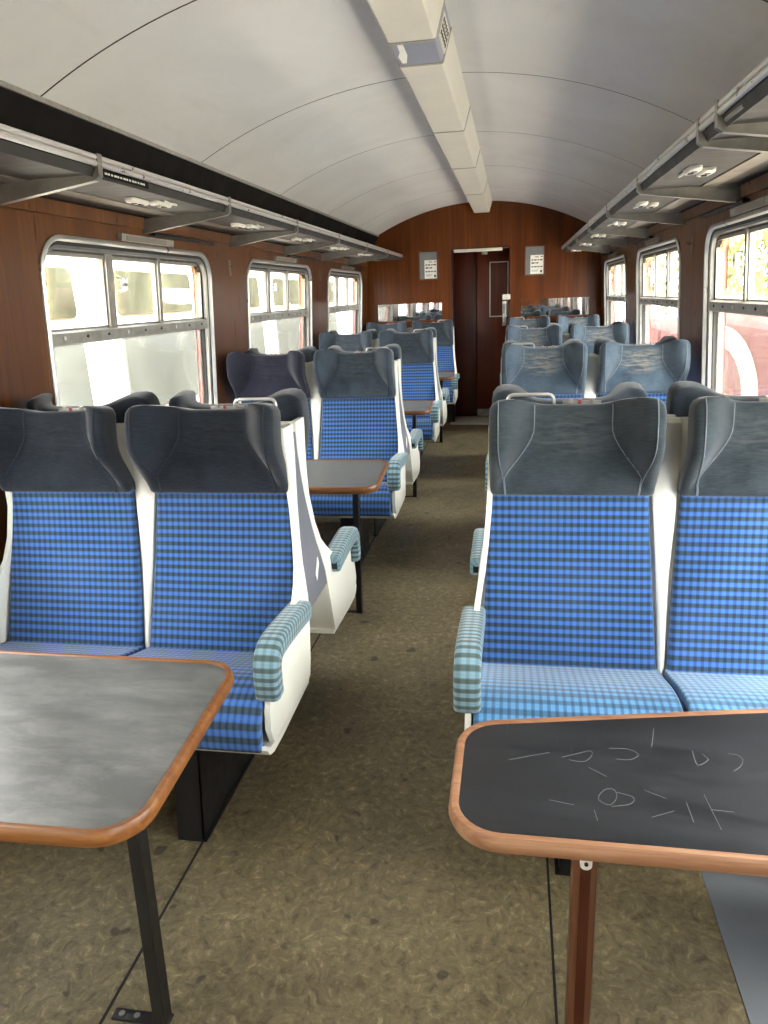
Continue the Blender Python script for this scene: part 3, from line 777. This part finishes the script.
# ------------------------------------------------------------------ double seats
def ease_samples(n, edge, L):
    """parameters in metres with extra samples close to both ends"""
    e = [0, .08 * edge, .3 * edge, .62 * edge, edge]
    mid = [edge + (L - 2 * edge) * i / n for i in range(1, n)]
    return e + mid + [L - q for q in reversed(e)]
class Pad:
    def __init__(s, prof, a0, a1, thick, rim, nt=14, ns=12, extra=None, rimback=.008, crown=0.0):
        s.at, s.L = resample(prof, 0); s.a0, s.a1, s.th, s.rim, s.extra, s.crown = a0, a1, thick, rim, extra, crown
        s.S = ease_samples(ns, max(rim, .045 if extra else 0), s.L); s.nt = nt; s.rb = rimback
    def frame(s, q):
        p = s.at(q); d = (s.at(min(s.L, q + 1e-3)) - s.at(max(0, q - 1e-3))).normalized()
        return p, Vector((d.y, -d.x))
    def surf(s, a, q, lift=0, edge=True):
        p, N = s.frame(q); z = p.y
        lo, hi = s.a0(q / s.L), s.a1(q / s.L)
        x = s.extra(a - (lo + hi) / 2, q / s.L, (hi - lo) / 2) if s.extra else 0
        if s.crown: x += s.crown * (1 - ((a - (lo + hi) / 2) / ((hi - lo) / 2)) ** 2) * math.sin(PI * min(1, max(0, q / s.L)))
        dr = 0
        if edge:
            e = min(a - lo, hi - a, q, s.L - q); e = max(0, e)
            if e < s.rim: dr = s.rim - math.sqrt(max(0, s.rim ** 2 - (s.rim - e) ** 2))
        P_ = p + N * (x - dr + lift)
        if s.extra: P_.y += s.dip(a - (lo + hi) / 2, q)
        return P_
    def dip(s, v, q):
        return (q / s.L) ** 3 * (.016 * sst((abs(v) - .06) / .11) - .006)
    def mesh(s, sg):
        m = MB(); front = []; back = []; uvf = []
        for q in s.S:
            lo, hi = s.a0(q / s.L), s.a1(q / s.L)
            A = [lo + t for t in ease_samples(s.nt, s.rim, hi - lo)]
            rf = []; rbk = []
            for a in A:
                P_ = s.surf(a, q); rf.append((sg * a, -P_.x, P_.y)); uvf.append((a - (lo + hi) / 2, q))
                p, N = s.frame(q); e = max(0, min(a - lo, hi - a, q, s.L - q)); dr = 0
                if e < s.rb: dr = s.rb - math.sqrt(max(0, s.rb ** 2 - (s.rb - e) ** 2))
                xb = s.extra(a - (lo + hi) / 2, q / s.L, (hi - lo) / 2) if s.extra else 0
                B = p - N * (s.th - dr - max(0, xb) * .72) + Vector((0, s.dip(a - (lo + hi) / 2, q) if s.extra else 0)); rbk.append((sg * a, -B.x, B.y))
            front.append(rf); back.append(rbk)
        nr, nc = len(front), len(front[0])
        m.grid(front, False, uvf); o = len(m.v); m.grid(back, False, uvf)
        bd = [(0, j) for j in range(nc)] + [(i, nc - 1) for i in range(1, nr)] + [(nr - 1, j) for j in range(nc - 2, -1, -1)] + [(i, 0) for i in range(nr - 2, 0, -1)]
        for (a, b), (c, d) in zip(bd, bd[1:] + bd[:1]):
            m.f.append((a * nc + b, c * nc + d, o + c * nc + d, o + a * nc + b))
        return m
SIDE = [  # z, u rear, u front, lateral a of the aisle side panel
    (.328, .185, .420, -.528), (.336, .170, .478, -.533), (.355, .158, .520, -.537), (.40, .142, .540, -.537), (.455, .130, .530, -.536), (.50, .118, .512, -.535), (.585, .104, .490, -.532), (.600, .101, .470, -.531),
    (.606, .100, .28, -.530), (.625, .096, .210, -.527), (.66, .088, .165, -.522), (.70, .078, .126, -.515), (.77, .060, .096, -.507), (.87, .036, .076, -.499),
    (.95, .018, .080, -.495), (1.03, .006, .090, -.493), (1.09, .004, .100, -.492), (1.122, .005, .098, -.492)]
SKIN = [(.328, .185), (.40, .142), (.50, .112), (.60, .083), (.70, .055), (.77, .040), (.87, .022), (.95, .012), (1.122, .005)]
def make_shell(sg):
    m = MB(); T = .016
    def panel(sgn_a, amap, inner):
        rows_o, rows_i = [], []
        NU = 7
        for z, ur, uf, a in SIDE:
            a_ = amap(a)
            rows_o.append([(sg * a_, -lerp(ur, uf, j / NU), z) for j in range(NU + 1)])
            rows_i.append([(sg * (a_ + inner * T), -lerp(ur, uf, j / NU), z) for j in range(NU + 1)])
        n = len(SIDE); c = NU + 1; o = len(m.v)
        m.grid(rows_o); o2 = len(m.v); m.grid(rows_i)
        bd = [(0, j) for j in range(c)] + [(i, c - 1) for i in range(1, n)] + [(n - 1, j) for j in range(c - 2, -1, -1)] + [(i, 0) for i in range(n - 2, 0, -1)]
        for (p, q), (r_, s_) in zip(bd, bd[1:] + bd[:1]):
            m.f.append((o + p * c + q, o + r_ * c + s_, o2 + r_ * c + s_, o2 + p * c + q))
    panel(-1, lambda a: a, 1); panel(1, lambda a: -a - .022, -1)
    # rear skin between the side panels
    rows = []; rows2 = []
    for z, ur, uf, a in SIDE:
        n = 10; ur = interp(SKIN, z)[0]
        rows.append([(sg * lerp(a + .014, -a - .036, j / n), -(ur + (.0 if 0 < j < n else 0)), z) for j in range(n + 1)])
        rows2.append([(sg * lerp(a + .014, -a - .036, j / n), -(ur + .012), z) for j in range(n + 1)])
    m.grid(rows); m.grid(rows2)
    # pan under the cushions
    prof = [(.16, .328), (.43, .316), (.512, .318), (.548, .330), (.562, .352), (.556, .362), (.543, .350), (.50, .340), (.16, .340)]
    m.prism(prof, lambda u, z: (sg * -.531, -u, z), lambda u, z: (sg * .509, -u, z))
    # divider between the two backs
    tab = [(.38, .010, .165), (.43, .011, .165), (.55, .012, .135), (.70, .018, .095), (.84, .028, .07), (.92, .033, .05), (1.05, .034, .045), (1.118, .033, .04), (1.128, .030, .03)]
    rows = []
    for z, hw, uf in tab:
        r_ = [(sg * lerp(-hw, hw, j / 6), -(uf - .008 * (abs(j - 3) / 3) ** 2), z) for j in range(7)]
        r_ += [(sg * hw, -.006, z), (sg * -hw, -.006, z)]
        rows.append(r_)
    o = len(m.v); m.grid(rows, True); m.f.append(tuple(o + (len(rows) - 1) * 9 + k for k in range(9)))
    return m
BACK = [(.200, .396), (.166, .50), (.128, .62), (.095, .75), (.073, .86), (.064, .928)]
CUSH = [(.150, .382), (.26, .410), (.37, .440), (.445, .452), (.497, .442), (.522, .418), (.529, .388), (.524, .352)]
HEAD = [(.088, .918), (.084, 1.0), (.076, 1.10), (.064, 1.184)]
def head_extra(v, q, hw):
    z = q; v = abs(v)
    g = sst(z / .62)
    v0 = .198 - .105 * sst(z / .75)
    amp = .122 * g * (1 - .10 * sst((z - .75) / .25))
    return amp * sst((v - v0) / max(.03, (hw - .022) - v0)) - .012 * (1 - min(1, v / .12) ** 2) * math.sin(PI * z)
def corner(t):
    rc = .045; L = .286; e = (1 - t) * L; c = 0
    if e < rc: c = rc - math.sqrt(max(0, rc * rc - (rc - e) ** 2))
    e = t * L; rc = .02
    if e < rc: c += rc - math.sqrt(max(0, rc * rc - (rc - e) ** 2))
    return c
def make_double(sg):
    root = empty('double_seat')
    obj('shell', make_shell(sg), 'shell', root, angle=40)
    for k, c in enumerate((-1, 1)):
        if c < 0:
            b0, b1 = (lambda t: lerp(-.512, -.489, t)), (lambda t: lerp(-.012, -.044, t)); h0, h1 = (lambda t: -.4885 + corner(t)), (lambda t: -.033 - corner(t))
            s0, s1 = (lambda t: -.514), (lambda t: -.008)
        else:
            b0, b1 = (lambda t: lerp(.012, .044, t)), (lambda t: lerp(.488, .487, t)); h0, h1 = (lambda t: .033 + corner(t)), (lambda t: .4885 - corner(t))
            s0, s1 = (lambda t: .008), (lambda t: .488)
        pad = Pad(CUSH, s0, s1, .045, .022, 12, 12, crown=.008); obj('seat_cushion', pad.mesh(sg), 'check', root, angle=60)
        pad = Pad(BACK, b0, b1, .040, .016, 12, 12, crown=.006); obj('seat_back', pad.mesh(sg), 'check', root, angle=60)
        pad = Pad(HEAD, h0, h1, .070, .024, 30, 16, extra=head_extra, rimback=.02)
        hd = obj('headrest', pad.mesh(sg), 'plush', root, angle=60)
        lo, hi = h0(.5), h1(.5); mid = (lo + hi) / 2
        for e in (-1, 1):
            for which in (0, 1):
                m = MB(); pts = []
                for i in range(15):
                    q = lerp(.03, .96, i / 14)
                    v1_ = lerp(.185, .203, sst(q * 1.6)); v = min((.198 - .105 * sst(q / .75)) + .012, v1_ - .003) if which == 0 else v1_
                    a = mid + e * v; P_ = pad.surf(a, q * pad.L, .0016); pts.append((sg * a, -P_.x, P_.y))
                m.tube(pts, .0017, 5); obj('piping', m, 'pipe', hd)
    # armrest on the aisle side: padded bar turned down at the front
    path = [(.187, .586), (.27, .594), (.37, .602), (.447, .604), (.482, .597), (.502, .578), (.508, .550), (.508, .515), (.505, .488)]
    at, L = resample(path, 0); rows = []; uv = []
    NS = 26
    for i in range(-2, NS + 3):
        q = L * min(1, max(0, i / NS)); sc = 1 if 0 <= i <= NS else (.86 if i in (-1, NS + 1) else .55)
        p = at(q); d = (at(min(L, q + .002)) - at(max(0, q - .002))).normalized(); N = Vector((-d.y, d.x))
        hw, hh = .034 * sc, .031 * sc; ring_ = []
        if i == -1: p = p - d * .005
        if i == -2: p = p - d * .008
        if i == NS + 1: p = p + d * .005
        if i == NS + 2: p = p + d * .008
        per = 0
        for c in range(24):
            an = 2 * PI * c / 24; cx_, cz_ = math.cos(an), math.sin(an); k = (abs(cx_) ** 5 + abs(cz_) ** 5) ** (-.2)
            o_ = p + N * (cz_ * k * hh); ring_.append((sg * (-.530 + cx_ * k * hw), -o_.x, o_.y)); uv.append((c * .0085, q))
        rows.append(ring_)
    m = MB(); m.grid(rows, True, uv); n = len(rows)
    m.f.append(tuple(range(24))); m.f.append(tuple((n - 1) * 24 + k for k in range(24)))
    ar = obj('armrest', m, 'check_faded', root, angle=60)
    boxobj('armrest_cap', tuple(sorted((sg * -.553, sg * -.507))) + (-.1855, -.1785, .568, .604), 'black_metal', ar, .003)
    # steel pedestal: folded plate under the aisle seat and a plain post by the wall
    m = MB()
    m.prism([(.515, 0), (.10, 0), (.10, .32), (.48, .32)], lambda u, z: (sg * -.292, -u, z), lambda u, z: (sg * -.285, -u, z))
    m.hexa([(sg * x, -u, z) for x in (-.292, -.215) for (z, us) in ((0, (.515, .505)), (.32, (.48, .47))) for u in us])
    m.box(min(sg * -.292, sg * -.285) - .01, max(sg * -.292, sg * -.285) + .01, -.515, -.10, 0, .006)
    obj('pedestal', m, 'black_metal', root)
    boxobj('wall_support', tuple(sorted((sg * .36, sg * .42))) + (-.50, -.12, 0, .325), 'black_metal', root, .004)
    return root
V = {-1: make_double(-1), 1: make_double(1)}   # local aisle at +x for -1, at -x for +1
YB = 2.157
used = {-1: False, 1: False}
ORD = ['fourth', 'third', 'second', 'first']
def set_mat(o, mat):
    o.material_slots[0].link = 'OBJECT'; o.material_slots[0].material = M[mat]
def place(side, row, away):
    # side -1 left of the aisle; facing the camera has back to the door
    var = (-1 if side < 0 else 1) * (-1 if away else 1)
    if not used[var]: r_ = V[var]; used[var] = True
    else: r_ = copy_tree(V[var])
    r_.location = (side * .79, YB + row * P + (.012 if away else -.012), 0); r_.rotation_euler = (0, 0, PI if away else 0)
    far = 'white coach side' if side < 0 else 'red wagon side'
    if away: lab = 'blue checked double seat facing the door, %s from the door, %s' % (['third', 'second', 'first'][row], far)
    else: lab = 'blue checked double seat backed to the door, %s from the door, %s' % (ORD[row], far)
    if row == 3: lab = 'blue checked double seat against the end wall beneath the mirror, %s' % far
    tag(r_, lab, 'train seat', 'double seats along the aisle')
    return r_
seats = {}
order = [(-1, 0, False), (1, 0, False)] + [(s, r_, a) for r_ in range(4) for s in (-1, 1) for a in (False, True) if not (r_ == 0 and not a) and not (r_ == 3 and a)]
# copies must be taken from untouched originals, so place first, colour and add extras afterwards
for s, r_, a in order: seats[(s, r_, a)] = place(s, r_, a)
for (s, r_, a), root in seats.items():
    heads = [c for c in root.children if c.name.split('.')[0] == 'headrest']
    heads.sort(key=lambda h: abs(sum(v.co.x for v in h.data.vertices) / len(h.data.vertices) + root.location.x * (1 if not a else -1)))
    for i, h in enumerate(heads):     # i = 0 aisle seat
        if s > 0: mt = 'plush_worn' if r_ > 0 and not a else ('plush_mid' if not a else 'plush')
        else: mt = 'plush_dark' if r_ == 0 else 'plush'
        if s < 0 and r_ == 1 and i == 1 and not a: mt = 'plush_purple'
        set_mat(h, mt)
        if s > 0:
            for p in h.children: set_mat(p, 'pipe_pale')
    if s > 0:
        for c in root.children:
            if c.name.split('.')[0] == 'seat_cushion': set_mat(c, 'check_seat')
    root_sg = -1 if (s < 0) != a else 1
    if not a:
        # grab handle and reservation clips on top of the aisle seat
        ax = root_sg * -.375
        m = MB(); x0, x1 = ax - .065, ax + .065; z0 = 1.163
        pts = [(x0, .004, z0), (x0, .004, z0 + .018)] + [(x0 + .016 * (1 - math.cos(t)), .004, z0 + .018 + .016 * math.sin(t)) for t in (.5, 1.0, PI / 2)] + [(x1 - .016 * (1 - math.cos(t)), .004, z0 + .018 + .016 * math.sin(t)) for t in (PI / 2, 1.0, .5)] + [(x1, .004, z0 + .018), (x1, .004, z0)]
        m.tube(pts, .0055, 8); obj('grab_handle', m, 'alu_bright', root)
        for i, sd in enumerate((-1, 1)):
            cx0 = root_sg * (.26 * sd) + .02
            m = MB()
            for dx in (-.03, .03): m.box(cx0 + dx, cx0 + dx + .012, -.010, .006, 1.165, 1.184)
            m.box(cx0 - .045, cx0 + .06, -.008, .004, 1.160, 1.178)
            cl = obj('ticket_clip', m, 'alu_grey', root, .001)
            if s < 0 or i == 0:
                boxobj('tag', (cx0 - .003, cx0 + .006, -.0115, -.006, 1.168, 1.182), 'red_tag', cl, .001)
    # grey infill plate closing the gap between the two backs, with a white maker plate
    if r_ < 3:
        af = lambda z: root_sg * (interp([(r4[0], r4[3]) for r4 in SIDE], z)[0] + .003)
        m = MB(); rows = []
        for z, uf in ((.545, .111), (.57, .107), (.60, .102), (.66, .089), (.70, .079), (.77, .061), (.87, .037), (.95, .019), (1.03, .007), (1.09, .005)):
            rows.append([(af(z), .0115, z), (af(z), -uf, z), (af(z) + root_sg * .006, -uf, z), (af(z) + root_sg * .006, .0115, z)])
        m.grid(rows, True); m.f += [(0, 1, 2, 3), tuple(len(m.v) - 1 - q for q in range(4))]
        pl = obj('gap_infill', m, 'shell_grey', root)
        if a:
            m = MB(); m.prism([(-.004, .60), (.05, .64), (.05, .662), (-.004, .622)], lambda u, z: (af(z) - root_sg * .002, -u, z), lambda u, z: (af(z), -u, z))
            obj('maker_plate', m, 'white', pl)

# ------------------------------------------------------------------ outside: ground, neighbouring coach, red wagon, trees
M['ballast'] = plain('grey_ballast', (184, 180, 170), .9, 0, .12, 3, .3)
M['coach_white'] = plain('white_coach_paint', (232, 231, 226), .6, 0, .03, 2, 0, .2)
M['coach_glass'] = plain('dull_coach_glass', (66, 70, 58), .8, 0, .3, 2, 0, .05)
M['coach_lower'] = plain('grey_coach_glass', (78, 82, 76), .8, 0, .15, 1.5, 0, .05)
M['wagon_red'] = plain('red_wagon_paint', (78, 26, 22), .7, 0, .08, 2, 0, .08)
M['wagon_cream'] = plain('cream_wagon_paint', (200, 186, 136), .7, 0, .04, 2, 0, .08)
M['wagon_yellow'] = plain('yellow_wagon_paint', (120, 84, 30), .7, 0, .05, 2, 0, .08)
M['leaf'] = plain('pale_green_leaves', (92, 98, 56), .8, 0, .35, 3, 0, .1)
M['bark'] = plain('bark', (90, 76, 60), .9)
gm = MB(); gm.box(-40, 40, -30, 70, -1.25, -1.15); obj('ground', gm, 'ballast', kind='structure')
nc = empty('railway_coach', (-2.95, 5.0, -1.15), label='white railway coach standing on the next track outside the windows', cat='train')
def yz(b): return b
m = MB(); m.prism([(0, .55), (.02, 1.3), (.03, 2.1), (0, 2.9), (-.10, 3.35), (-.5, 3.75), (-1.4, 3.95), (-2.3, 3.75), (-2.7, 3.35), (-2.8, 2.9), (-2.83, 2.1), (-2.8, .55)], lambda x, z: (x, -12, z), lambda x, z: (x, 14, z))
obj('body', m, 'coach_white', nc, angle=30)
for k in range(-4, 4):
    y0 = .93 + k * P
    for (za, zb, mat, nm, parts) in ((2.565, 2.93, 'coach_glass', 'toplight_pane', 2), (1.72, 2.50, 'coach_lower', 'lower_pane', 1)):
        for q in range(parts):
            ya = y0 + q * 1.56 / parts + .02; yb_ = y0 + (q + 1) * 1.56 / parts - .02
            m = MB(); o_ = rrect(ya, yb_, za, zb, .06, 4)
            xo = .044 if nm == 'lower_pane' else .036
            m.prism(o_, lambda y, z: (xo - .02, y, z), lambda y, z: (xo + .008 - max(0, z - 2.1) * .035, y, z)); obj(nm, m, mat, nc)
m = MB(); m.box(-2.6, -.2, -12, 14, .12, .56); obj('underframe', m, 'black', nc)
for yy in (-9, -6.5, 8.5, 11):
    for xx in (-.75, -2.2):
        m = MB(); m.tube([(xx, yy, .46), (xx + .13, yy, .46)], .46, 24); obj('wheel', m, 'black_metal', nc)
rw = empty('red_wagon', (3.6, 12.4, -1.15), label='red painted wagon with a pale cream arch on its side', cat='wagon')
m = MB(); m.prism([(0, .5), (0, 2.02), (.12, 2.2), (.5, 2.3), (1.9, 2.3), (2.3, 2.2), (2.4, 2.02), (2.4, .5)], lambda x, z: (x, -2.9, z), lambda x, z: (x, 3.2, z)); obj('body', m, 'wagon_red', rw, angle=30)
m = MB(); rows = [[], []]
for i in range(25):
    t = PI * i / 24
    for q, (ry, rz) in enumerate(((1.25, .68), (1.9, .98))): rows[q].append((-.03, ry * math.cos(t), 1.0 + rz * math.sin(t)))
o_ = [(p[1], p[2]) for p in rows[0]] + [(p[1], p[2]) for p in reversed(rows[1])]
m.prism(o_, lambda y, z: (-.03, y, z), lambda y, z: (.01, y, z)); obj('arch_band', m, 'wagon_cream', rw)
m = MB(); m.box(-.02, .01, -2.85, 3.1, .6, 1.0); obj('lower_band', m, 'wagon_yellow', rw)
m = MB(); m.box(.1, 2.3, -2.8, 3.1, .25, .5); obj('underframe', m, 'black', rw)
for yy in (-1.8, 2.0):
    for xx in (.35, 1.9):
        m = MB(); m.tube([(xx, yy, .4), (xx + .13, yy, .4)], .4, 24); obj('wheel', m, 'black_metal', rw)
fw = empty('flat_wagon', (3.6, 19.6, -1.15), label='low red flat wagon standing behind the arched red wagon', cat='wagon')
m = MB(); m.box(0, 2.4, -3.6, 4.2, .55, 1.68); obj('body', m, 'wagon_red', fw, bevel=.03)
for q in range(6):
    m = MB(); m.box(-.05, .0, -3.4 + q * 1.42, -3.28 + q * 1.42, .6, 1.66); obj('stake', m, 'wagon_red', fw)
m = MB(); m.box(.1, 2.3, -3.5, 4.1, .25, .55); obj('underframe', m, 'black', fw)
for yy in (-2.4, 3.0):
    m = MB(); m.tube([(.35, yy, .4), (.48, yy, .4)], .4, 24); obj('wheel', m, 'black_metal', fw)
    m = MB(); m.tube([(1.9, yy, .4), (2.05, yy, .4)], .4, 24); obj('wheel', m, 'black_metal', fw)
def tree(x, y, h, w, lab):
    r_ = empty('tree', (x, y, -1.15), label=lab, cat='tree', group='trees outside the windows')
    m = MB(); m.tube([(0, 0, 0), (.1, .05, h * .3), (0, .1, h * .6)], .16, 8); obj('trunk', m, 'bark', r_)
    m = MB()
    for i in range(900):
        a = random.uniform(0, 2 * PI); b = math.acos(random.uniform(-1, 1)); rr = random.uniform(.55, 1) ** .6
        c = Vector((math.cos(a) * math.sin(b) * w * rr, math.sin(a) * math.sin(b) * w * rr, h * .58 + math.cos(b) * h * .42 * rr))
        d1_ = Vector((random.gauss(0, 1), random.gauss(0, 1), random.gauss(0, 1))).normalized(); d2_ = d1_.orthogonal().normalized(); s_ = random.uniform(.14, .30)
        m.add([c - d1_ * s_, c + d2_ * s_ * .5, c + d1_ * s_, c - d2_ * s_ * .5], [(0, 1, 2, 3)])
    f_ = obj('foliage', m, 'leaf', r_, normals=False); f_['kind'] = 'stuff'
spots = [(9.5, 9, 4.6, 2.2), (10.5, 14, 5.4, 2.6), (9.0, 19, 4.4, 2.3), (11, 24.5, 5.8, 2.9), (9.5, 31, 5.0, 2.8), (12, 38, 6.4, 3.4), (10, 47, 5.6, 3.2)]
notes = ['low round', 'taller broad', 'lowest loose', 'high broad', 'middling round', 'highest broad', 'farthest']
for (x, y, h, w), nt_ in zip(spots, notes):
    tree(x, y, h, w, '%s pale green tree in the row beyond the red wagon' % nt_)
